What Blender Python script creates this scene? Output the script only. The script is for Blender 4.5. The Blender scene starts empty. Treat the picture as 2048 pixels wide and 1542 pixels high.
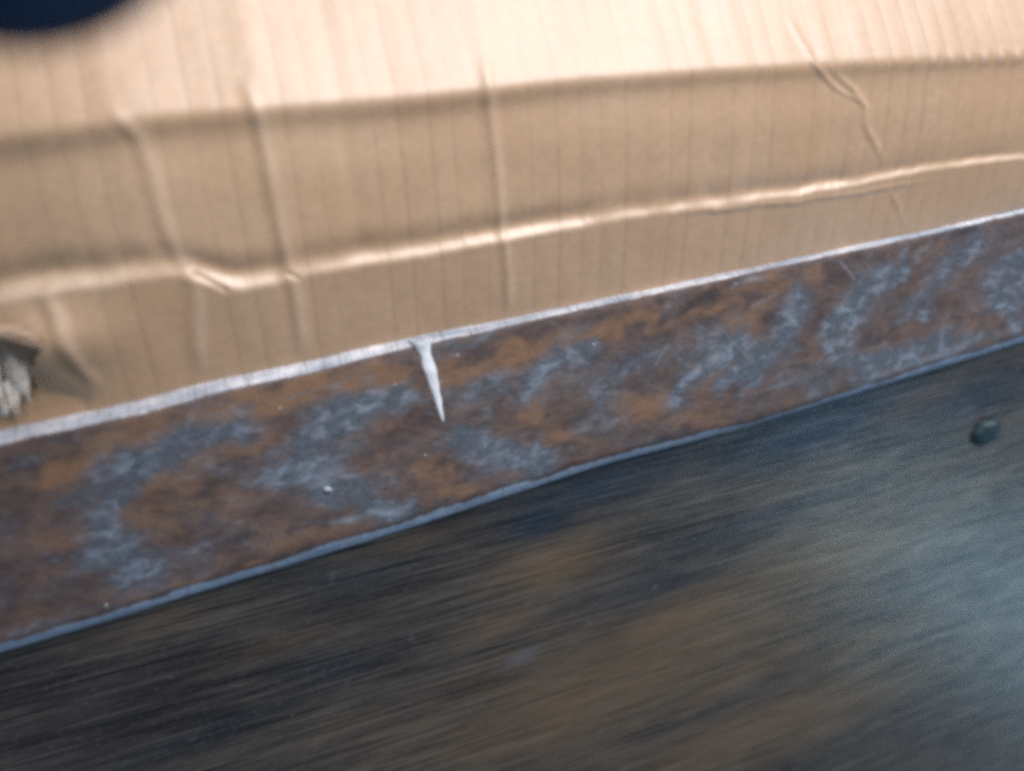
import bpy, math
import numpy as np
from mathutils import Matrix, Vector

sc = bpy.context.scene
col = sc.collection
RNG = np.random.default_rng(7)

# ------------------------------------------------------------------ camera
# world axes: X runs along the steel bar, Y across it over the cardboard, Z up. Metres.
FPX, CX, CY = 1540.0, 1024.0, 771.0
ex = np.array([.9415, .1911, -.2748]); ex /= np.linalg.norm(ex)      # world X seen in camera axes
ey = np.array([-.106, .934, .342]); ey -= ex * ey.dot(ex); ey /= np.linalg.norm(ey)
ez = np.cross(ex, ey)
RW = np.array([ex, ey, ez])                                          # camera axes -> world
BAR_Z = 0.006
TARGET = np.array([0.0, 0.0, BAR_Z])
CAM = TARGET - RW @ np.array([0, 0, -0.23])
cam_d = bpy.data.cameras.new('camera')
cam = bpy.data.objects.new('camera', cam_d); col.objects.link(cam)
M = Matrix([list(RW[i]) + [CAM[i]] for i in range(3)] + [[0, 0, 0, 1]])
cam.matrix_world = M
cam_d.sensor_width = 36.0
cam_d.lens = FPX / 2048 * 36.0
cam_d.clip_start = 0.005
cam_d.clip_end = 50
cam_d.dof.use_dof = True
cam_d.dof.focus_distance = 0.243
cam_d.dof.aperture_fstop = 4.2
sc.camera = cam

# ------------------------------------------------------------------ light
w = bpy.data.worlds.new('World'); sc.world = w; w.use_nodes = True
bg = w.node_tree.nodes['Background']
bg.inputs[0].default_value = (.46, .60, .80, 1); bg.inputs[1].default_value = 0.22

def area(name, direction, dist, size, power, color):
    d = bpy.data.lights.new(name, 'AREA'); d.shape = 'RECTANGLE'
    d.size, d.size_y = size; d.energy = power; d.color = color
    o = bpy.data.objects.new(name, d); col.objects.link(o)
    v = Vector(direction).normalized(); o.location = v * dist
    o.rotation_euler = v.to_track_quat('Z', 'Y').to_euler()
    return o
area('window_light_behind', (.36, .80, .60), 1.9, (1.5, 1.1), 60, (1.0, .965, .985))
_d = RW @ np.array([(2090 - CX) / FPX, -(1190 - CY) / FPX, -1.0])       # added lamp, mirrored as a blue sheen in the plate at the right
area('added_sheen_light', (_d[0], _d[1], -_d[2]), 1.8, (.28, .5), 1.8, (.40, .72, 1.0))

sc.view_settings.view_transform = 'Standard'; sc.view_settings.look = 'None'
sc.view_settings.exposure = 0.0; sc.view_settings.gamma = 1.0
sc.cycles.filter_width = 4.2
sc.cycles.use_denoising = False            # the phone's picture is grainy too

# ------------------------------------------------------------------ helpers
def at(px, py, z=0.0):
    """point of the horizontal plane z that the photograph shows at a pixel"""
    d = RW @ np.array([(px - CX) / FPX, -(py - CY) / FPX, -1.0])
    t = (z - CAM[2]) / d[2]
    return CAM + d * t

def curve(pts, z):
    """pixel polyline -> function y(x) on plane z, carried on straight past both ends"""
    P = np.array([at(a, b, z) for a, b in pts]); P = P[np.argsort(P[:, 0])]
    X, Y = P[:, 0], P[:, 1]
    k0 = (Y[2] - Y[0]) / (X[2] - X[0]); k1 = (Y[-1] - Y[-3]) / (X[-1] - X[-3])
    # soften the corners of the polyline
    xs = np.linspace(X[0], X[-1], 400); ys = np.interp(xs, X, Y)
    ker = np.hanning(25); ker /= ker.sum()
    yp = np.concatenate([ys[0] + k0 * (xs[1] - xs[0]) * np.arange(-12, 0), ys, ys[-1] + k1 * (xs[1] - xs[0]) * np.arange(1, 13)])
    ys = np.convolve(yp, ker, 'valid')
    def f(x):
        x = np.asarray(x, float)
        r = np.interp(x, xs, ys)
        r = np.where(x < xs[0], ys[0] + k0 * (x - xs[0]), r)
        return np.where(x > xs[-1], ys[-1] + k1 * (x - xs[-1]), r)
    return f

def vcurve(pts, z):
    """pixel polyline running across -> x(y) on plane z"""
    P = np.array([at(a, b, z) for a, b in pts]); P = P[np.argsort(P[:, 1])]
    return (lambda y: np.interp(y, P[:, 1], P[:, 0])), P[0, 1], P[-1, 1]

TAB = np.random.default_rng(3).random((256, 256))
def vnoise(x, y):
    xi = np.floor(x).astype(int); yi = np.floor(y).astype(int)
    fx = x - xi; fy = y - yi
    fx = fx * fx * (3 - 2 * fx); fy = fy * fy * (3 - 2 * fy)
    a = TAB[xi % 256, yi % 256]; b = TAB[(xi + 1) % 256, yi % 256]
    c = TAB[xi % 256, (yi + 1) % 256]; d = TAB[(xi + 1) % 256, (yi + 1) % 256]
    return (a * (1 - fx) + b * fx) * (1 - fy) + (c * (1 - fx) + d * fx) * fy
def fbm(x, y, n=4, g=.5):
    r = 0; a = 1; t = 0
    for i in range(n):
        r = r + a * (vnoise(x + 17.3 * i, y + 9.1 * i) - .5); t += a; a *= g; x = x * 2.03; y = y * 2.03
    return r / t
def sstep(a, b, x):
    t = np.clip((x - a) / (b - a), 0, 1); return t * t * (3 - 2 * t)
def gauss(x, s): return np.exp(-.5 * (x / s) ** 2)

def mesh_obj(name, verts, faces, mat, parent=None, smooth=True):
    me = bpy.data.meshes.new(name)
    verts = np.asarray(verts, np.float32)
    if isinstance(faces, np.ndarray):
        me.vertices.add(len(verts)); me.vertices.foreach_set('co', verts.ravel())
        n, k = faces.shape
        me.loops.add(n * k); me.loops.foreach_set('vertex_index', faces.astype(np.int32).ravel())
        me.polygons.add(n); me.polygons.foreach_set('loop_start', np.arange(0, n * k, k, dtype=np.int32))
        me.update(calc_edges=True); me.validate()
    else:
        me.from_pydata([tuple(map(float, v)) for v in verts], [], faces); me.update()
    if smooth: me.polygons.foreach_set('use_smooth', np.ones(len(me.polygons), bool))
    me.materials.append(mat)
    o = bpy.data.objects.new(name, me); col.objects.link(o)
    if parent: o.parent = parent
    return o

def grid_faces(nr, nc, keep=None, flip=False):
    i = np.arange(nr * nc).reshape(nr, nc)
    f = np.stack([i[:-1, :-1], i[:-1, 1:], i[1:, 1:], i[1:, :-1]], -1).reshape(-1, 4)
    if flip: f = f[:, ::-1]
    if keep is not None: f = f[keep.reshape(-1)]
    return f

def attr(o, name, arr):
    a = o.data.attributes.new(name, 'FLOAT_COLOR', 'POINT')
    a.data.foreach_set('color', np.asarray(arr, np.float32).ravel())

def tag(o, label=None, cat=None, kind=None, group=None):
    if label: o['label'] = label
    if cat: o['category'] = cat
    if kind: o['kind'] = kind
    if group: o['group'] = group
    return o
def empty(name, loc=(0, 0, 0)):
    o = bpy.data.objects.new(name, None); col.objects.link(o); o.location = loc; o.empty_display_size = .02
    return o

# ------------------------------------------------------------------ materials
class NT:
    def __init__(s, name):
        s.m = bpy.data.materials.new(name); s.m.use_nodes = True
        s.t = s.m.node_tree; s.n = s.t.nodes; s.b = s.n['Principled BSDF']
        s.co = s.n.new('ShaderNodeTexCoord').outputs['Object']
    def link(s, a, b): s.t.links.new(a, b)
    def put(s, sock, v):
        if hasattr(v, 'is_linked'): s.link(v, sock)
        else: sock.default_value = v
    def mapping(s, scale, rot=0.0):
        m = s.n.new('ShaderNodeMapping'); s.link(s.co, m.inputs[0])
        m.inputs['Scale'].default_value = scale; m.inputs['Rotation'].default_value = (0, 0, rot); return m.outputs[0]
    def noise(s, vec, scale, detail=4, rough=.55, dist=0.0):
        n = s.n.new('ShaderNodeTexNoise'); s.link(vec, n.inputs['Vector'])
        n.inputs['Scale'].default_value = scale; n.inputs['Detail'].default_value = detail
        n.inputs['Roughness'].default_value = rough; n.inputs['Distortion'].default_value = dist
        return n.outputs['Fac']
    def ramp(s, fac, a, b, va=0.0, vb=1.0):
        r = s.n.new('ShaderNodeMapRange'); s.link(fac, r.inputs[0])
        r.interpolation_type = 'SMOOTHSTEP'
        for i, v in zip((1, 2, 3, 4), (a, b, va, vb)): r.inputs[i].default_value = v
        return r.outputs[0]
    def mix(s, f, a, b, mode='MIX'):
        m = s.n.new('ShaderNodeMix'); m.data_type = 'RGBA'; m.blend_type = mode
        s.put(m.inputs['Factor'], f); s.put(m.inputs['A'], a); s.put(m.inputs['B'], b); return m.outputs['Result']
    def math(s, op, a, b):
        m = s.n.new('ShaderNodeMath'); m.operation = op; s.put(m.inputs[0], a); s.put(m.inputs[1], b); return m.outputs[0]
    def attr(s, name):
        a = s.n.new('ShaderNodeAttribute'); a.attribute_name = name
        x = s.n.new('ShaderNodeSeparateColor'); s.link(a.outputs['Color'], x.inputs[0])
        return x.outputs[0], x.outputs[1], x.outputs[2], a.outputs['Alpha']
    def bump(s, h, strength, dist):
        b = s.n.new('ShaderNodeBump'); b.inputs['Strength'].default_value = strength
        b.inputs['Distance'].default_value = dist; s.link(h, b.inputs['Height']); s.link(b.outputs[0], s.b.inputs['Normal'])
    def out(s, color, rough, metal=0.0, spec=.5):
        s.put(s.b.inputs['Base Color'], color); s.put(s.b.inputs['Roughness'], rough)
        s.put(s.b.inputs['Metallic'], metal); s.put(s.b.inputs['Specular IOR Level'], spec); return s.m

def m_card():
    s = NT('kraft_cardboard')
    wear_highlight, line, dirt_shade, _ = s.attr('wear_highlight')
    big = s.noise(s.co, 28, 3, .5)
    fib = s.noise(s.mapping((260, 900, 500), .25), 1, 4, .7)
    mot = s.noise(s.co, 420, 4, .65)
    c = s.mix(s.ramp(big, .3, .7), (.53, .340, .196, 1), (.565, .382, .234, 1))
    c = s.mix(s.math('MULTIPLY', s.ramp(mot, .35, .7), .35), c, (.39, .265, .165, 1))
    c = s.mix(s.math('MULTIPLY', s.ramp(fib, .5, .75), .30), c, (.60, .45, .31, 1))
    c = s.mix(s.math('MULTIPLY', line, .22), c, (.22, .15, .10, 1))
    c = s.mix(s.math('MULTIPLY', wear_highlight, .40), c, (.66, .53, .41, 1))
    c = s.mix(s.math('MULTIPLY', dirt_shade, .6), c, (.30, .175, .07, 1))
    s.bump(s.math('ADD', mot, fib), .25, .00012)
    return s.out(c, .45, 0, 1.0)

def m_paper():
    s = NT('torn_paper')
    n = s.noise(s.co, 380, 5, .7)
    c = s.mix(s.ramp(n, .3, .7), (.46, .38, .30, 1), (.86, .81, .74, 1))
    s.bump(n, .25, .0002)
    return s.out(c, .85, 0, .2)
def m_curl():
    s = NT('grey_brown_paper')
    n = s.noise(s.mapping((200, 700, 400)), 1, 4, .6)
    c = s.mix(s.ramp(n, .3, .7), (.26, .17, .105, 1), (.48, .35, .25, 1))
    s.bump(n, .4, .0003)
    return s.out(c, .8, 0, .25)

def m_bar():
    s = NT('rusty_mill_scale')
    oran, blue, dark, light = s.attr('stain_shade')
    fine = s.noise(s.mapping((420, 1000, 500), -.25), 1, 6, .8)
    mid = s.noise(s.mapping((120, 200, 100), .3), 1, 5, .65, .4)
    spk = s.noise(s.co, 1500, 2, .5)
    c = s.mix(s.ramp(mid, .3, .7), (.060, .043, .041, 1), (.145, .095, .076, 1))
    c = s.mix(s.ramp(s.math('ADD', oran, s.math('MULTIPLY', s.math('SUBTRACT', mid, .5), .9)), .0, 1.05), c, (.245, .140, .076, 1))
    c = s.mix(s.ramp(s.math('ADD', dark, s.math('MULTIPLY', s.math('SUBTRACT', fine, .5), .8)), .2, 1.0), c, (.030, .026, .030, 1))
    bf = s.ramp(s.math('ADD', blue, s.math('MULTIPLY', s.math('SUBTRACT', fine, .5), .9)), -.05, 1.1, 0, .9)
    bc = s.mix(s.ramp(fine, .25, .8), (.075, .092, .115, 1), (.21, .255, .31, 1))
    bc = s.mix(s.ramp(s.noise(s.mapping((150, 260, 100), -.3), 1, 4, .6, .6), .45, .72), bc, (.34, .41, .50, 1))
    c = s.mix(bf, c, bc)
    c = s.mix(s.math('MULTIPLY', light, .7), c, (.42, .47, .53, 1))
    c = s.mix(s.ramp(spk, .72, .85, 0, .25), c, (.45, .47, .50, 1))
    c = s.mix(s.ramp(s.noise(s.co, 1100, 3, .6), .58, .75, 0, .55), c, (.035, .028, .028, 1))
    s.bump(s.math('ADD', fine, mid), .75, .0003)
    r = s.mix(bf, (.52,) * 3 + (1,), (.42,) * 3 + (1,))
    return s.out(c, r, s.math('MULTIPLY', bf, .45), .5)

def m_bright(name, c0, c1, ticks, rust):
    s = NT(name)
    worn = s.attr('wear_highlight')[0]
    a = s.noise(s.mapping((1100, 60, 60), .12), 1, 3, .6)
    n = s.noise(s.mapping((45, 300, 300)), 1, 5, .65)
    g = s.noise(s.co, 330, 5, .7)
    c = s.mix(s.ramp(n, .3, .7), c0, c1)
    c = s.mix(s.math('MULTIPLY', s.ramp(a, .50, .68), ticks), c, (.10, .10, .11, 1))
    c = s.mix(s.ramp(s.math('ADD', s.math('MULTIPLY', g, .6), s.math('MULTIPLY', n, .4)), .52, .64, 0, rust), c, (.13, .095, .075, 1))
    c = s.mix(s.ramp(s.math('ADD', worn, s.math('MULTIPLY', s.math('SUBTRACT', g, .5), 1.2)), .25, .85), c, (.10, .080, .072, 1))
    s.bump(s.math('ADD', a, g), .3, .0002)
    return s.out(c, .42, .3, .5)

def m_plate():
    s = NT('dark_brushed_steel')
    brown, blue, dark, light = s.attr('stain_shade')
    st = s.noise(s.mapping((14, 1500, 300), -.30), 1, 5, .72)
    st2 = s.noise(s.mapping((24, 2400, 300), -.31), 1, 4, .7)
    mot = s.noise(s.mapping((45, 170, 100), -.28), 1, 6, .7)
    fine = s.noise(s.co, 620, 4, .7)
    c = s.mix(s.ramp(s.math('ADD', s.math('MULTIPLY', st, .75), s.math('MULTIPLY', mot, .25)), .36, .64), (.034, .036, .042, 1), (.235, .222, .202, 1))
    k = s.math('ADD', brown, s.math('MULTIPLY', s.math('SUBTRACT', s.math('ADD', s.math('MULTIPLY', st, .75), s.math('MULTIPLY', mot, .25)), .5), 2.6))
    c = s.mix(s.ramp(k, -.2, 1.3), c, (.42, .275, .160, 1))
    c = s.mix(s.math('MULTIPLY', blue, .92), c, (.038, .078, .125, 1))
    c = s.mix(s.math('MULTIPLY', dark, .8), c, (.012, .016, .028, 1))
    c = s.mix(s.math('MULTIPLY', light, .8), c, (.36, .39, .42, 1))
    c = s.mix(s.ramp(st2, .51, .68, 0, .65), c, (.46, .40, .32, 1))
    c = s.mix(s.ramp(st2, .34, .48, .75, 0), c, (.022, .022, .026, 1))
    c = s.mix(s.ramp(fine, .60, .8, 0, .5), c, (.02, .02, .022, 1))
    c = s.mix(s.ramp(s.noise(s.mapping((420, 1300, 500), -.3), 1, 3, .6), .57, .74, 0, .6), c, (.36, .34, .31, 1))
    s.bump(st2, .3, .00015)
    return s.out(c, s.ramp(st, .3, .7, .31, .41), .8, .5)

def m_plain(name, c0, c1, scale, rough, metal=0.0, bump=.3):
    s = NT(name); n = s.noise(s.co, scale, 5, .6)
    s.bump(n, bump, .0003)
    return s.out(s.mix(s.ramp(n, .3, .7), c0, c1), rough, metal, .5)

CARD, PAPER, CURL, BARM, PLATE = m_card(), m_paper(), m_curl(), m_bar(), m_plate()
EDGE_UP = m_bright('bare_cut_steel', (.28, .33, .41, 1), (.74, .76, .80, 1), .45, .5)
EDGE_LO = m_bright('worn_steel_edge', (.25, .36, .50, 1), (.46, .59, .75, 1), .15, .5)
BOLT = m_plain('dark_bolt_steel', (.012, .034, .046, 1), (.03, .065, .08, 1), 300, .5, .3)
DRIPM = m_plain('white_drip', (.68, .72, .76, 1), (.84, .87, .90, 1), 260, .45)
BEADM = m_plain('spatter_metal', (.22, .24, .27, 1), (.42, .44, .47, 1), 900, .35, .5)
CLOTH = m_plain('navy_cloth', (.008, .032, .085, 1), (.02, .07, .15, 1), 240, .8)

# stains and painted shade with a shape of their own: (px, py, half length, half width, tilt in degrees, strength)
def spots(X, Y, lst, z):
    r = np.zeros_like(X)
    for px, py, a, b, ang, k in lst:
        c = at(px, py, z); e = at(px + 10, py, z) - c; s = np.linalg.norm(e[:2]) / 10
        t = math.radians(ang)
        p1 = at(px + 10 * math.cos(t), py - 10 * math.sin(t), z) - c; p1 /= np.linalg.norm(p1)
        dx, dy = X - c[0], Y - c[1]
        l = (dx * p1[0] + dy * p1[1]) / (a * s); q = (-dx * p1[1] + dy * p1[0]) / (b * s)
        r = np.maximum(r, k * np.exp(-(l * l + q * q)))
    return r

# ------------------------------------------------------------------ steel plate below
PX0, PX1, PY0, PY1 = -.42, .62, -.36, .055
u = np.concatenate([np.linspace(PX0, -.16, 40)[:-1], np.arange(-.16, .26, .0010), np.linspace(.26, PX1, 50)[1:]])
v = np.concatenate([np.arange(-.16, .0, .0010), np.linspace(.0, PY1, 30)[1:]])
v = np.concatenate([np.linspace(PY0, -.16, 40)[:-1], v])
U, Vv = np.meshgrid(u, v)
wx = U + .006 * fbm(U * 60, Vv * 90, 4); wy = Vv + .004 * fbm(U * 60 + 40, Vv * 90, 4)
brown = spots(wx, wy, [(1250, 1350, 450, 140, 22, .8), (1600, 1150, 300, 90, 22, .5), (1500, 1470, 330, 70, 22, .75), (1110, 1130, 120, 60, 15, .9), (1340, 1250, 230, 55, 24, .9), (1180, 1330, 170, 45, 26, .75),
    (1480, 1350, 200, 35, 26, .7), (1120, 1450, 200, 50, 24, .8), (1700, 1300, 150, 30, 26, .5), (1650, 1450, 200, 35, 26, .6),
    (560, 1290, 160, 35, 18, .45), (820, 1080, 110, 30, 18, .5), (700, 1450, 160, 40, 20, .4), (1850, 800, 120, 20, 20, .45),
    (1500, 1000, 130, 35, 22, .35), (300, 1250, 160, 40, 18, .45), (1000, 1250, 110, 40, 20, .6), (1900, 1000, 120, 20, 24, .3)], 0)
blue = spots(wx, wy, [(1080, 1045, 75, 38, 15, 1.0), (1290, 1180, 110, 40, 22, .55), (1200, 970, 190, 42, 17, 1), (1650, 850, 240, 45, 17, .9), (1950, 790, 150, 40, 17, .7),  # patches along the bar's lower edge paint in its contact shadow
    (720, 1150, 120, 35, 18, .55), (650, 1340, 100, 40, 10, .5), (1450, 1060, 150, 40, 22, .4), (400, 1470, 200, 25, 20, .5)], 0)
dark = spots(wx, wy, [(350, 1420, 420, 130, 14, .75), (60, 1400, 300, 120, 10, .8), (700, 1200, 220, 60, 17, .5), (850, 1100, 160, 30, 17, .45), (300, 1330, 260, 40, 17, .5), (100, 1450, 200, 60, 17, .4)], 0)  # lack of reflections on the left, painted in as dark patches
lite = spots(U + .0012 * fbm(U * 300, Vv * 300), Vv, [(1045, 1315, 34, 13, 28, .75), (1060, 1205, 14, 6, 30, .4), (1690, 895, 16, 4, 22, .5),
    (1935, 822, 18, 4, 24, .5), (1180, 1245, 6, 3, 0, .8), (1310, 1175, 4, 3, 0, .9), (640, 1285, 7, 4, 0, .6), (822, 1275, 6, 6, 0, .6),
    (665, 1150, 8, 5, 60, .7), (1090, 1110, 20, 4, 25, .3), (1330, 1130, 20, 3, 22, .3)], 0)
H = .0004 * fbm(U * 14, Vv * 30, 3)
plate_root = empty('steel_plate')
tag(plate_root, 'dark grey brown brushed steel plate with a bolt head, below the rusty bar', 'steel plate')
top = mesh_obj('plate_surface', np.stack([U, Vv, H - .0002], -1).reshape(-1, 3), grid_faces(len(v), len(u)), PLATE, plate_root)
attr(top, 'stain_shade', np.stack([brown, blue, dark, lite], -1).reshape(-1, 4))
T = .008
bv = [(x, y, z) for z in (-.0012, -T) for x, y in ((PX0, PY0), (PX1, PY0), (PX1, PY1), (PX0, PY1))]
mesh_obj('plate_body', bv, [(4, 7, 6, 5), (0, 1, 2, 3)] + [(i, i + 4, (i + 1) % 4 + 4, (i + 1) % 4) for i in range(4)], BOLT, plate_root, False)

# bolt head standing on the plate
def lathe(prof, n, c, axis=(0, 0, 1), sx=1.0, sy=1.0, rot=0.0):
    q = Vector((0, 0, 1)).rotation_difference(Vector(axis).normalized())
    V, F = [], []
    for r, z in prof:
        for i in range(n):
            a = 2 * math.pi * i / n
            x, y = r * sx * math.cos(a), r * sy * math.sin(a)
            x, y = x * math.cos(rot) - y * math.sin(rot), x * math.sin(rot) + y * math.cos(rot)
            V.append(np.array(c) + np.array(q @ Vector((x, y, z))))
    for j in range(len(prof) - 1):
        for i in range(n):
            k = (i + 1) % n
            F.append((j * n + i, j * n + k, (j + 1) * n + k, (j + 1) * n + i))
    F.append(tuple(range((len(prof) - 1) * n, len(prof) * n)))
    return V, F
def worn(*a, **k):
    V, F = lathe(*a, **k); return [p + .0007 * (np.array([vnoise(np.array(p[i] * 420 + 5 * i + .5), np.array(p[(i + 1) % 3] * 420)) for i in range(3)]) - .5) for p in V], F
c = at(1982, 868, .003)
prof = [(.0056, -.001), (.0056, .0006), (.0053, .0014), (.0044, .0022), (.0032, .0027), (.0014, .0029)]
bo = mesh_obj('bolt_head', *worn(prof, 28, (c[0], c[1], 0), (-.18, .10, 1), 1.25, .80, .35), BOLT, plate_root)
bo['label'] = 'dark rounded bolt head with a pale glint'

# ------------------------------------------------------------------ rusty flat bar
e0 = curve([(0, 859), (150, 829), (300, 791), (450, 753), (640, 712), (830, 669), (1050, 626), (1300, 572), (1550, 517), (1800, 462), (2048, 403)], .0010)
e1 = curve([(0, 893), (60, 876), (120, 866), (300, 826), (450, 784), (640, 742), (830, 694), (1050, 646), (1300, 592), (1550, 537), (1800, 483), (2048, 427)], BAR_Z)
b0 = curve([(0, 1287), (200, 1229), (400, 1164), (560, 1118), (700, 1075), (850, 1026), (1024, 972), (1200, 916), (1350, 876), (1500, 845), (1750, 765), (2048, 672)], BAR_Z)
b1 = curve([(0, 1306), (200, 1248), (400, 1185), (560, 1137), (700, 1094), (850, 1047), (1024, 990), (1200, 932), (1350, 893), (1500, 853), (1750, 776), (2048, 684)], .0038)
bar = empty('rusty_steel_bar')
tag(bar, 'rusty flat steel bar with bright worn edges, between cardboard and dark plate', 'steel bar')
ub = np.concatenate([np.linspace(-.40, -.165, 60)[:-1], np.arange(-.165, .27, .00042), np.linspace(.27, .60, 70)])
NB = 120
tt = np.linspace(0, 1, NB)[:, None]
ya, yb = b0(ub), e1(ub)
U = np.repeat(ub[None], NB, 0); Yb = ya[None] * (1 - tt) + yb[None] * tt
Zb = BAR_Z + .00025 * fbm(U * 60, Yb * 90, 4) * np.sin(np.pi * tt) + 0
edge_w = np.minimum(Yb - ya[None], yb[None] - Yb)
Zb -= .0004 * np.exp(-edge_w / .0009)
face = mesh_obj('rusty_face', np.stack([U, Yb, Zb], -1).reshape(-1, 3), grid_faces(NB, len(ub)), BARM, bar)
wx = U + .010 * fbm(U * 75, Yb * 100, 4, .5); wy = Yb + .008 * fbm(U * 75 + 33, Yb * 100 + 7, 4, .5)
Z6 = BAR_Z
ORANGE = [(200, 900, 110, 30, 14, .8), (340, 850, 130, 20, 15, 1), (560, 803, 150, 22, 15, 1), (740, 752, 100, 18, 14, .9), (100, 965, 120, 45, 10, .6),
    (960, 722, 130, 15, 20, .9), (1100, 688, 130, 15, 18, .8), (1270, 640, 150, 14, 15, .6), (1450, 585, 120, 12, 20, .7), (1490, 648, 50, 34, 30, .8),
    (1295, 802, 95, 32, 5, 1.0), (1380, 835, 90, 25, -5, .7), (1080, 832, 28, 34, 70, .9), (1105, 885, 70, 20, 10, .8), (860, 945, 35, 55, 70, .8), (900, 985, 60, 20, 14, .8),
    (140, 1095, 90, 34, 0, .9), (440, 1152, 170, 13, 16, 1.0), (590, 1080, 110, 22, 14, .8), (430, 1010, 130, 35, 8, .55), (400, 950, 110, 22, 10, .5),
    (1420, 760, 60, 25, 20, .6), (1610, 555, 70, 12, 28, .7), (1860, 492, 70, 14, 14, .6), (1650, 700, 60, 50, 30, .5), (1800, 640, 80, 40, 40, .35), (1040, 740, 80, 20, 20, .6),
    (780, 900, 80, 50, 5, .45), (1960, 640, 70, 20, 16, .6), (60, 1220, 80, 25, 12, .5), (1180, 880, 60, 14, 10, .5), (960, 845, 50, 14, 10, .7), (1000, 780, 60, 18, 20, .5)]
BLUE = [(215, 985, 55, 85, 0, 1), (245, 1085, 55, 75, 10, .95), (330, 1120, 130, 26, 14, .55), (235, 945, 90, 26, 16, .8), (620, 935, 95, 32, 18, .95), (690, 975, 75, 38, 5, .9), (560, 985, 80, 22, 10, .5),
    (640, 855, 120, 16, 28, .7), (720, 822, 110, 14, 26, .6), (560, 905, 110, 18, 20, .6), (955, 890, 60, 26, 0, .95), (1030, 918, 70, 20, 0, .8), (965, 775, 55, 30, 10, .8), (1085, 760, 55, 28, 20, .8),
    (1150, 700, 60, 30, 30, .6), (1420, 700, 60, 32, 20, .9), (1380, 750, 60, 34, 50, .7), (1565, 655, 90, 24, 62, 1), (1520, 725, 60, 20, 40, .9), (1700, 640, 90, 26, 60, .95), (1750, 570, 70, 18, 45, .8), (1680, 700, 60, 24, 40, .8),
    (1870, 560, 80, 14, 45, .85), (1830, 610, 60, 16, 40, .7), (2015, 560, 34, 62, 60, .95), (1800, 715, 170, 20, 17, .85), (1650, 745, 90, 16, 15, .6), (1300, 700, 50, 20, 30, .5), (1210, 790, 40, 40, 60, .6),
    (80, 1240, 110, 14, 14, .7), (700, 1030, 60, 16, 16, .6), (1000, 660, 130, 6, 15, .6), (640, 765, 200, 5, 14, .7), (350, 835, 200, 5, 15, .5), (1830, 500, 60, 10, 20, .5), (60, 925, 60, 18, 10, .5), (1960, 480, 70, 10, 14, .5)]
DARK = [(490, 1080, 45, 22, 0, .8), (270, 1125, 60, 35, 60, .5), (1180, 740, 40, 30, 30, .5), (1400, 610, 70, 12, 20, .8), (1640, 505, 100, 10, 15, .7), (1950, 450, 110, 8, 15, .9), (90, 1010, 60, 20, 0, .4), (1160, 840, 40, 30, 40, .55),
    (1660, 560, 50, 14, 20, .6), (1560, 780, 120, 14, 15, .5), (180, 870, 70, 8, 12, .6), (760, 780, 60, 10, 20, .4), (1330, 880, 80, 12, 10, .5), (20, 1180, 50, 40, 0, .5), (1990, 620, 50, 20, 15, .5)]
LIGHT = [(1432, 716, 18, 9, 30, .8), (1395, 742, 14, 7, 40, .55), (1000, 905, 22, 9, 0, .4), (655, 940, 34, 12, 10, .4), (700, 1040, 26, 7, 10, .45), (230, 1045, 14, 34, 10, .3), (1580, 610, 10, 24, 0, .3),
    (1385, 555, 26, 5, 20, .5), (1505, 560, 22, 5, 10, .55), (1470, 572, 12, 4, 40, .4), (760, 785, 30, 5, 18, .25), (880, 765, 6, 4, 0, .4), (1190, 690, 8, 6, 70, .5), (240, 1220, 20, 5, 10, .6), (1850, 720, 60, 5, 17, .35), (1560, 770, 30, 4, 20, .35)]
def strokes(X, Y, lst, z):
    """arcs of scale or rust: (pixel polyline, half width, strength)"""
    r = np.zeros_like(X)
    for pts, hw, k in lst:
        P = np.array([at(x, y, z)[:2] for x, y in pts]); wd = hw * .00021; D = np.full(X.shape, 9.)
        for p, q in zip(P[:-1], P[1:]):
            d = q - p; t_ = np.clip(((X - p[0]) * d[0] + (Y - p[1]) * d[1]) / d.dot(d), 0, 1)
            D = np.minimum(D, np.hypot(X - p[0] - t_ * d[0], Y - p[1] - t_ * d[1]))
        r = np.maximum(r, k * np.exp(-(D / wd) ** 2))
    return r
BLUE_ARCS = [([(470, 862), (380, 890), (290, 925), (235, 970), (215, 1030), (230, 1090), (280, 1140)], 34, 1), ([(800, 775), (720, 815), (650, 860), (600, 905), (600, 945), (660, 980), (730, 1000), (800, 1020)], 28, .95),
    ([(1180, 690), (1100, 720), (1050, 760), (1060, 790)], 20, .85), ([(930, 870), (960, 895), (1020, 915), (1080, 930)], 22, .95), ([(1600, 590), (1585, 640), (1560, 690), (1510, 735), (1450, 760)], 24, 1),
    ([(1800, 530), (1740, 575), (1690, 630), (1665, 685), (1690, 725), (1780, 720), (1880, 690)], 24, .95), ([(1960, 480), (1890, 530), (1850, 590), (1850, 640)], 18, .85), ([(2060, 500), (2000, 540), (1990, 590), (2040, 630)], 26, .95),
    ([(1480, 690), (1430, 715), (1380, 755), (1350, 790)], 24, .95), ([(1240, 720), (1200, 770), (1190, 820)], 24, .6)]
ORANGE_ARCS = [([(800, 735), (640, 780), (480, 820), (330, 862), (190, 900), (110, 960)], 22, 1), ([(520, 890), (400, 930), (320, 970), (290, 1020), (310, 1070)], 24, .75), ([(1300, 640), (1150, 680), (1000, 715), (900, 750)], 17, .9),
    ([(1640, 545), (1500, 585), (1400, 625), (1300, 670)], 15, .75), ([(840, 840), (750, 870), (700, 915), (760, 960)], 22, .4)]
sx_, sy_ = U + .012 * fbm(U * 120, Yb * 150, 4, .5), Yb + .010 * fbm(U * 120 + 33, Yb * 150 + 7, 4, .5)
arc_o, arc_b = strokes(sx_, sy_, ORANGE_ARCS, Z6), strokes(sx_, sy_, BLUE_ARCS, Z6)
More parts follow.
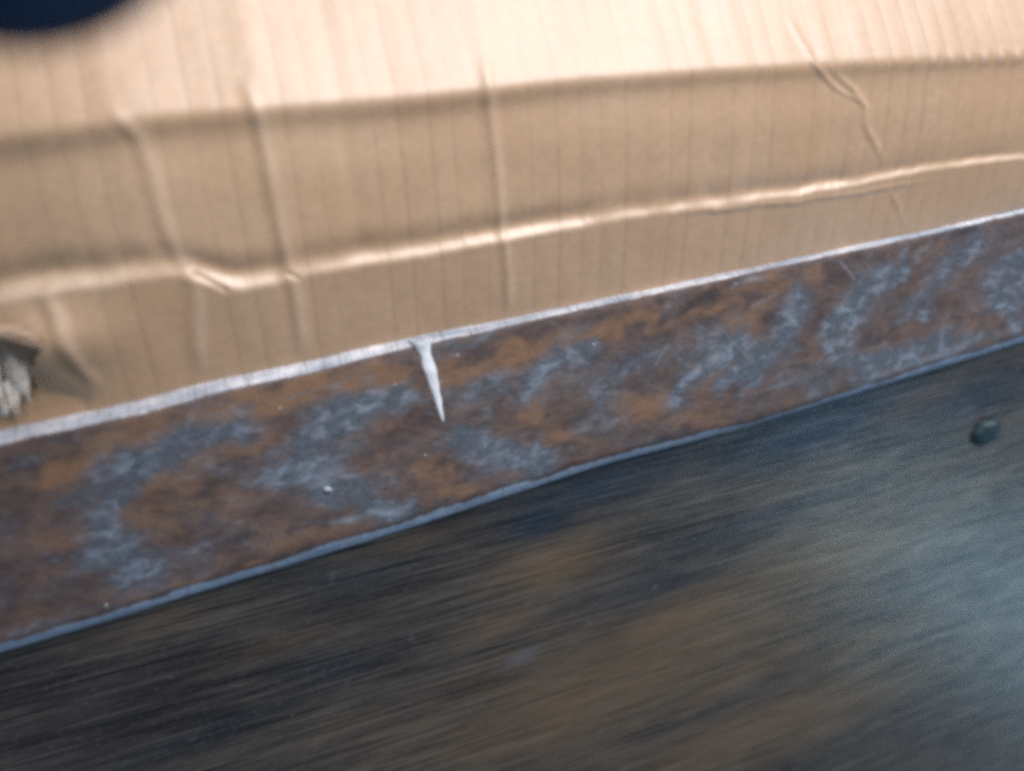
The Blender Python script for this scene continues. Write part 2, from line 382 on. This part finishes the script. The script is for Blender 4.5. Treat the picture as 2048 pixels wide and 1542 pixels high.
n1 = fbm(U * 240, Yb * 300, 4, .6); n2 = fbm(U * 90 + 11, Yb * 160 + 3, 4, .6)
o_ = np.clip(np.maximum(.85 * spots(wx, wy, ORANGE, Z6), .85 * arc_o) + .45 * n1 - .06, 0, 1); b_ = np.clip(np.maximum(.80 * spots(wx, wy, [(x, y, p * 1.15, q * 1.15, g, k) for x, y, p, q, g, k in BLUE], Z6), .95 * arc_b) + .30 * n1 + .8 * n2 + .10 - .25 * arc_o, 0, 1)
d_ = np.clip(spots(wx, wy, DARK, Z6) + .5 * n2, 0, 1); l_ = np.clip(spots(U + .0014 * n1, Yb + .0014 * n2, LIGHT, Z6), 0, 1)
# scratches
for (x0, y0, x1, y1, k) in [(1680, 522, 1712, 560, .5), (1440, 655, 1500, 720, .25), (1100, 640, 1180, 700, .12), (1310, 730, 1335, 690, .4), (1150, 705, 1185, 735, .2), (1500, 615, 1560, 585, .25)]:
    p, q = at(x0, y0, Z6), at(x1, y1, Z6); d = (q - p)[:2]; L = np.linalg.norm(d); d /= L
    s_ = (U - p[0]) * d[0] + (Yb - p[1]) * d[1]; q_ = -(U - p[0]) * d[1] + (Yb - p[1]) * d[0]
    l_ = np.maximum(l_, k * gauss(q_, .00028) * ((s_ > 0) & (s_ < L)))
attr(face, 'stain_shade', np.stack([o_, b_, d_, l_], -1).reshape(-1, 4))

def strip(name, rows, mat, wear_highlight):
    P = np.stack(rows, 0)                                            # rows of (n,3), top row first
    o = mesh_obj(name, P.reshape(-1, 3), grid_faces(P.shape[0], P.shape[1], flip=True), mat, bar)
    w_ = np.repeat(np.array(wear_highlight)[:, None], P.shape[1], 1) * (.5 + vnoise(ub * 120, ub * 0 + 4))[None]
    attr(o, 'wear_highlight', np.repeat(np.clip(w_, 0, 1)[..., None], 4, -1).reshape(-1, 4)); return o
def row(y, z): return np.stack([ub, y, np.broadcast_to(z, ub.shape)], -1)
y0, y1 = e0(ub), e1(ub)
y0 = y0 + .0007 * fbm(ub * 70, ub * 0 + 9, 4)
chip = .00035 * fbm(ub * 200, ub * 0 + 2, 4)
rows = [row(y1 * .0 + np.maximum(y0, y1) + .0004, -.0001)]
for t in np.linspace(0, 1, 9):
    yy = y0 + (y1 - y0) * t; zz = .0010 + (BAR_Z - .0004 - .0010) * (t ** .8)
    rows.append(row(yy + chip * (1 - abs(2 * t - 1)), zz + chip * .6 * np.sin(np.pi * t)))
strip('upper_edge', rows, EDGE_UP, [0] * 8 + [.25, .9])
y0, y1 = b0(ub), b1(ub)
rows = []
for t in np.linspace(0, 1, 9):
    yy = y0 + (y1 - y0) * t; zz = BAR_Z - .0004 - (BAR_Z - .0004 - .0036) * (t ** 1.4)
    rows.append(row(yy, zz + chip * .5 * np.sin(np.pi * t)))
rows.append(row(y1 + .0004, .0020)); rows.append(row(y1 + .0010, -.0001))
strip('lower_edge', rows, EDGE_LO, [1, .7, .4, .1] + [0] * 7)

# white drip running down from the upper edge
cl = [(836, 680, 30), (841, 690, 24), (847, 700, 17), (851, 710, 13), (855, 720, 14), (857, 730, 17), (861, 742, 16), (865, 756, 13), (868, 770, 13), (872, 785, 9), (877, 800, 9), (879, 814, 6), (884, 830, 5), (887, 845, 2.5), (889, 856, 1)]
V, F = [], []; K = 9
for i, (px, py, wd) in enumerate(cl):
    for k in range(K):
        a = math.pi * k / (K - 1)
        p = at(px - wd * .82 * math.cos(a) * (1 + .16 * math.sin(3 * i + 1.3 * k)), py, BAR_Z)
        V.append((p[0], p[1], BAR_Z - .0001 + .00004 * wd * math.sin(a) * (1 + .2 * math.sin(2.3 * i))))
for i in range(len(cl) - 1):
    for k in range(K - 1): F.append((i * K + k, (i + 1) * K + k, (i + 1) * K + k + 1, i * K + k + 1))
dr = mesh_obj('white_drip', V, F, DRIPM, bar)
dr.modifiers.new('s', 'SUBSURF').levels = 2; dr.modifiers['s'].render_levels = 2
dr['label'] = 'white drip running down from the upper edge'

# little beads of weld spatter
beads = [(656, 980, 13), (790, 771, 5), (915, 712, 6), (1187, 690, 6), (850, 912, 6), (560, 818, 5), (212, 1212, 7), (1470, 570, 6)]
bm_v, bm_f = lathe([(1, -.3), (1, .1), (.8, .45), (.45, .7), (.12, .8)], 10, (0, 0, 0))
bead_mesh = None
for px, py, r in beads:
    p = at(px, py, BAR_Z)
    if bead_mesh is None:
        o = mesh_obj('spatter_bead', bm_v, bm_f, BEADM, bar); bead_mesh = o.data
    else:
        o = bpy.data.objects.new('spatter_bead', bead_mesh); col.objects.link(o); o.parent = bar
    s = r * .00010
    o.location = p; o.scale = (s * (1 + .4 * RNG.random()), s * .8, s * .7); o.rotation_euler = (0, 0, RNG.random() * 3)

# ------------------------------------------------------------------ cardboard
HC1, HC2 = .014, .0075
v2 = curve([(0, 600), (150, 574), (300, 556), (375, 548), (420, 566), (470, 580), (560, 562), (700, 532), (850, 509), (1000, 482), (1100, 464), (1250, 436), (1400, 415), (1600, 389), (1750, 362), (1850, 341), (2048, 315)], HC2)
v1 = curve([(0, 285), (120, 272), (250, 254), (400, 238), (520, 229), (700, 217), (850, 205), (990, 189), (1150, 170), (1300, 160), (1450, 148), (1640, 138), (1800, 130), (2048, 118)], HC1)
uc = np.concatenate([np.linspace(-.36, -.165, 60)[:-1], np.arange(-.165, .25, .00042), np.linspace(.25, .50, 90)])
ve = e0(uc) - .0012                                                  # tucks in under the bar's upper edge
NV = 300
t = np.concatenate([np.linspace(0, .62, 235), np.linspace(.62, 1, 66)[1:]])[:, None]; NV = len(t)
U = np.repeat(uc[None], NV, 0); Y = ve[None] + (.235 - ve[None]) * t
a = Y - v2(uc)[None]; b = Y - v1(uc)[None]
wid = np.interp(uc, [-.12, 0, .1, .2], [1.25, 1.0, .8, .5])[None]
def integ(profile, lo=-.12, hi=.30, n=8000):
    x = np.linspace(lo, hi, n); g = profile(x); F = np.concatenate([[0], np.cumsum((g[1:] + g[:-1]) / 2 * (x[1] - x[0]))])
    F -= np.interp(0, x, F); return lambda q: np.interp(q, x, F)
mm = .001
jag = .0016 * fbm(uc * 130, uc * 0 + 5, 4, .6)[None]
mod = (.30 + .75 * vnoise(uc * 55, uc * 0 + 8) + .55 * vnoise(uc * 160, uc * 0 + 3))[None]
Fc2 = integ(lambda x: .07 * sstep(3*mm, 9*mm, x) * (1 - sstep(34*mm, 44*mm, x)) + .12 * gauss(x - 6*mm, 2.2*mm))
Bmp = integ(lambda x: -.54 * gauss(x - 1.2*mm, 1.4*mm) + .16 * gauss(x + 1.0*mm, .7*mm) + .20 * gauss(x - 5.0*mm, 2.0*mm))
Bm2 = integ(lambda x: -.75 * gauss(x - .5*mm, .45*mm) + .75 * gauss(x + .6*mm, .5*mm))
Gc1 = integ(lambda x: -.50 * sstep(-.5*mm, 4*mm, x) - .10 * gauss(x + 9*mm, 4*mm))
Gb = integ(lambda x: .50 * gauss(x + .8*mm, 1.0*mm))
soft = np.interp(uc, [-.12, .02, .2], [2.1, 1.5, 1.0])[None]
second = (sstep(at(1330, 420, HC2)[0], at(1450, 410, HC2)[0], uc) * (1 - sstep(at(1780, 370, HC2)[0], at(1880, 350, HC2)[0], uc)))[None]
off2 = np.interp(uc, [at(1350, 420, HC2)[0], at(1850, 350, HC2)[0]], [-.0008, -.0034])[None]
fr_c = np.clip((Y - ve[None]) / (v2(uc) - ve)[None], 0, 1)
aj = (a + jag) / wid
Hh = HC2 + Fc2(a) + Bmp(aj) * wid * mod + Bm2(a - off2 + jag * .8) * second * .4 + Gc1(b) + Gb(b / soft) * soft * np.interp(uc, [0, .12], [.5, .34])[None] - (HC2 - np.interp(uc, [-.05, .06, .2], [.0011, .0022, .0036])[None]) * (1 - fr_c ** .85)
Hh = Hh + .0010 * fbm(U * 22, Y * 22, 3) + .00025 * fbm(U * 90, Y * 60, 3)
# flutes
PITCH = .0070
us = U + .0009 * fbm(U * 0 + 3, Y * 14, 2) - .015 * (Y - .04)
ph = us / PITCH; fi = np.floor(ph); fr = ph - fi - .5
jit = (TAB[(fi.astype(int)) % 256, 7] - .5) * .18
str_ = .15 + 1.0 * TAB[(fi.astype(int)) % 256, 31] * (.5 + 1.2 * np.clip(vnoise(fi * 3.7, Y * 45), 0, 1))
line = gauss((fr - jit) * PITCH, .00034) * str_
Hh += .00012 * gauss(b - .0012, .0013) * np.cos(2 * np.pi * ph + 2) * sstep(at(1780, 120, HC1)[0], at(1980, 120, HC1)[0], U)
Hh -= .00004 * line
Hh += .000022 * np.cos(2 * np.pi * ph) * (.4 + 1.2 * vnoise(U * 30 + 50, Y * 30))
wear_highlight = .8 * mod * gauss(aj - .0008, .0013) * (.6 + .8 * vnoise(U * 90, Y * 90))  # slight wear plus a highlight painted along the crease ridge
wear_highlight = np.maximum(wear_highlight, gauss(b - .0014, .0011) * sstep(.1, .9, np.cos(2 * np.pi * ph + 2)) * 1.4 * sstep(at(1780, 120, HC1)[0], at(1980, 120, HC1)[0], U))  # glints at the right end painted as pale dots
# crushed flutes and folds that run across
def fold(pts, amp, sig, off=0.0, z=.014, asym=.2):
    amp *= .36; sig *= .72
    f, ya_, yb_ = vcurve(pts, z)
    d = U - f(Y) - off
    m = sstep(ya_ - .004, ya_ + .006, Y) * (1 - sstep(yb_ - .006, yb_ + .004, Y))
    wear_highlight[:] = np.maximum(wear_highlight, m * gauss(d - .5 * sig, sig * .8) * min(1, amp * 1400) * (.4 + .6 * vnoise(U * 60, Y * 120)))  # pale highlight painted along the fold ridge
    return m * amp * (gauss(d, sig) - asym * gauss(d + 1.9 * sig, sig * 1.1))
Hh += fold([(225, 225), (270, 275), (295, 340), (320, 440), (350, 520), (380, 560), (392, 640), (396, 760)], .0013, .0020)
Hh += fold([(496, 170), (520, 250), (545, 380), (572, 510), (596, 610), (610, 720)], .0014, .0018)
Hh += fold([(985, 120), (987, 190), (1003, 300), (1017, 450), (1035, 560), (1042, 640)], .0012, .0016)
Hh += fold([(980, -80), (986, 60), (988, 180)], .0004, .0020, asym=0)
Hh += fold([(1625, 30), (1648, 125), (1700, 178), (1750, 205)], .0008, .0013)
Hh += fold([(1690, 140), (1730, 175), (1757, 215), (1757, 250), (1775, 285), (1795, 320)], .0009, .0015)
Hh += fold([(1810, 380), (1835, 415), (1850, 450)], .0005, .0014)
Hh += fold([(75, 590), (100, 640), (120, 700), (150, 760), (178, 800)], .0020, .0020)
Hh += fold([(385, 740), (382, 690), (372, 620)], .0006, .0020)
# the ridge is torn open a little where the two left folds cross it
def tear(x0, y0, x1, y1, depth, wdt, z=HC2):
    p, q = at(x0, y0, z), at(x1, y1, z); d = (q - p)[:2]; L = np.linalg.norm(d); d = d / L
    s_ = (U - p[0]) * d[0] + (Y - p[1]) * d[1]; q_ = -(U - p[0]) * d[1] + (Y - p[1]) * d[0]
    return depth * sstep(0, .15 * L, s_) * (1 - sstep(.7 * L, L, s_)) * gauss(q_, wdt)
tr = tear(380, 545, 470, 588, 1, .00045) + tear(570, 545, 605, 560, .8, .00035)
Hh -= .0007 * tr
# pushed-in corner at the lower left, and the hole
dirt_shade = np.zeros_like(U)
p, q = at(70, 742, .008), at(180, 802, .008); d = (q - p)[:2] / np.linalg.norm((q - p)[:2])
q_ = -(U - p[0]) * d[1] + (Y - p[1]) * d[0]; s_ = (U - p[0]) * d[0] + (Y - p[1]) * d[1]
pl = at(90, 690, .006); Hh += .0042 * np.exp(-((U - pl[0]) / .013) ** 2 - ((Y - pl[1]) / .008) ** 2)
push = (1 - sstep(-.0070, .0015, q_)) * (1 - sstep(.012, .0165, s_))
Hh -= .0026 * push; dirt_shade = np.maximum(dirt_shade, .5 * push * (s_ > -.01))  # shade of the pushed-in triangle painted in with brown stain
pc = at(148, 745, .008)
dirt_shade = np.maximum(dirt_shade, .8 * np.exp(-((U - pc[0] - .3 * (pc[1] - Y)) / .0018) ** 2 - ((Y - pc[1]) / .006) ** 2))  # darker ochre stripe down the corner fold
dirt_shade = np.maximum(dirt_shade, .35 * gauss(Y - ve[None], .004) * (U < .02))  # contact shadow beside the bar painted into the colour
Hh = np.where(Y < .058, np.maximum(Hh, .0009 + .0004 * fbm(U * 100, Y * 100, 2)), Hh)
# the flat left part sinks towards the bar
hp = [at(x, y, .008) for x, y in ((-400, 668), (20, 664), (64, 672), (84, 700), (58, 742), (64, 790), (40, 822), (10, 838), (-400, 930))]
def inside(poly, X, Yq):
    r = np.zeros(X.shape, bool); n = len(poly)
    for i in range(n):
        x0, y0 = poly[i][:2]; x1, y1 = poly[(i + 1) % n][:2]
        cnd = ((y0 > Yq) != (y1 > Yq)) & (X < (x1 - x0) * (Yq - y0) / (y1 - y0 + 1e-12) + x0)
        r ^= cnd
    return r
jx = .0012 * fbm(U * 500, Y * 500, 3); jy = .0012 * fbm(U * 500 + 9, Y * 500, 3)
xc = .25 * (U[:-1, :-1] + U[1:, :-1] + U[:-1, 1:] + U[1:, 1:]); yc = .25 * (Y[:-1, :-1] + Y[1:, :-1] + Y[:-1, 1:] + Y[1:, 1:])
keep = ~inside(hp, xc + jx[:-1, :-1], yc + jy[:-1, :-1])
card = empty('cardboard_sheet')
tag(card, 'creased brown corrugated cardboard sheet with a torn corner, behind the rusty bar', 'cardboard')
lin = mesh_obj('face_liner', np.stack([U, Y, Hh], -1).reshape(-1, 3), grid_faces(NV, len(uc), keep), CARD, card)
attr(lin, 'wear_highlight', np.stack([np.clip(wear_highlight, 0, 1), np.clip(line, 0, 1) * .9 + tr, dirt_shade, dirt_shade * 0], -1).reshape(-1, 4))
st = 4
ii = np.arange(0, NV, st); jj = np.arange(0, len(uc), st)
U2, Y2 = U[np.ix_(ii, jj)], Y[np.ix_(ii, jj)]; H2 = Hh[np.ix_(ii, jj)] - .0028; H2 = np.where(Y2 < .058, np.maximum(H2, .0004), H2)
mesh_obj('back_liner', np.stack([U2, Y2, H2], -1).reshape(-1, 3), grid_faces(len(ii), len(jj), None, True), CARD, card)

# torn corner: a curled roll of paper and hanging shreds
def ribbon(name, path, widths, mat, z0, lift=0.0, curl=0.0, K=7, parent=card, thick=.0003):
    V, F = [], []; P = [at(x, y, z0 + dz) for x, y, dz in path]
    for i, p in enumerate(P):
        tdir = P[min(i + 1, len(P) - 1)] - P[max(i - 1, 0)]; tdir /= np.linalg.norm(tdir)
        side = np.cross(tdir, (0, 0, 1)); side /= np.linalg.norm(side)
        for k in range(K):
            s = (k / (K - 1) - .5) * 2
            w_ = widths[i] * (1 + .25 * math.sin(5 * i + 3 * k))
            V.append(p + side * s * w_ + np.array((0, 0, curl * (1 - s * s) * w_ + lift * s + .0002 * math.sin(7 * k + i))))
    n = len(P)
    for i in range(n - 1):
        for k in range(K - 1): F.append((i * K + k, (i + 1) * K + k, (i + 1) * K + k + 1, i * K + k + 1))
    o = mesh_obj(name, V, F, mat, parent)
    m = o.modifiers.new('solid', 'SOLIDIFY'); m.thickness = thick
    m = o.modifiers.new('sub', 'SUBSURF'); m.levels = m.render_levels = 2
    return o
ribbon('paper_curl', [(-60, 662, .0), (-20, 664, .001), (15, 668, .0015), (45, 672, .0016), (70, 682, .0012), (84, 698, .0004)], [.0022, .0024, .0026, .0026, .0022, .0012], CURL, .0085, -.0005, .9)
ribbon('paper_curl', [(50, 690, .0), (66, 694, .0004), (82, 706, .0)], [.0009, .0012, .0006], CURL, .0075, 0, .8)
shreds = [([(6, 688, 0), (25, 688, .001), (44, 697, .001), (58, 706, 0)], .0011), ([(20, 690, 0), (27, 718, .001), (35, 750, .0012), (43, 785, .0)], .0013), ([(38, 702, 0), (47, 728, .0008), (52, 760, .0006), (49, 790, 0)], .0008),
          ([(4, 680, 0), (10, 715, .0006), (17, 750, .0004), (24, 790, 0)], .0006), ([(12, 760, 0), (20, 790, .0006), (26, 822, 0)], .0009), ([(-10, 775, 0), (4, 800, .0008), (10, 830, 0)], .0011),
          ([(30, 770, 0), (36, 798, .0004), (32, 830, 0)], .0006), ([(52, 725, 0), (66, 736, .0003), (80, 739, 0)], .0004), ([(-20, 700, 0), (-8, 740, .0005), (-4, 780, 0)], .0012), ([(46, 770, 0), (58, 790, .0003), (60, 812, 0)], .0005),
          ([(56, 712, 0), (70, 722, .0004), (88, 722, 0)], .0004), ([(2, 810, 0), (20, 816, .0005), (40, 812, 0)], .0005), ([(14, 700, .0008), (30, 735, .0016), (30, 765, .0012)], .0007)]
for pth, wd in shreds:
    n = len(pth); ribbon('torn_shred', pth, [wd * (.75 + .5 * math.sin(2 + i * 1.7) ** 2) for i in range(n)], PAPER, .0040, .0004 * math.sin(wd * 1e4), .4, 5)

# ------------------------------------------------------------------ dark blue rounded thing in the top left corner
def cam_pt(px, py, depth): return CAM + RW @ np.array([(px - CX) / FPX * depth, -(py - CY) / FPX * depth, -depth])
fab = empty('blue_cloth', cam_pt(0, -300, .105))
tag(fab, 'dark navy blue rounded cloth, badly out of focus in the top left corner', 'cloth')
V, F = [], []; nr, nt = 26, 40
c0 = cam_pt(-45, -346, .062); ax = RW @ np.array([-.38, .9, .08]); ax /= np.linalg.norm(ax)
s1 = np.cross(ax, RW @ np.array([0, 0, 1.])); s1 /= np.linalg.norm(s1); s2 = np.cross(ax, s1)
R0 = .0166
for i in range(nr):
    t_ = i / (nr - 1)
    l = -R0 + t_ ** 1.5 * .13; r = R0 * (1 - (1 - min((l + R0) / R0, 1)) ** 2) ** .5 if t_ > 0 else .0004
    for k in range(nt):
        th = 2 * math.pi * k / nt
        rr = r * (1 + .02 * math.sin(3 * th + 6 * t_) + .015 * math.sin(40 * t_ + 2 * th))
        V.append(c0 + ax * l + s1 * rr * math.cos(th) + s2 * rr * math.sin(th))
for i in range(nr - 1):
    for k in range(nt): F.append((i * nt + k, i * nt + (k + 1) % nt, (i + 1) * nt + (k + 1) % nt, (i + 1) * nt + k))
F.append(tuple(range((nr - 1) * nt, nr * nt))); F.append(tuple(range(nt - 1, -1, -1)))
V = np.array(V) - np.array(fab.location)
mesh_obj('cloth_surface', V, F, CLOTH, fab)
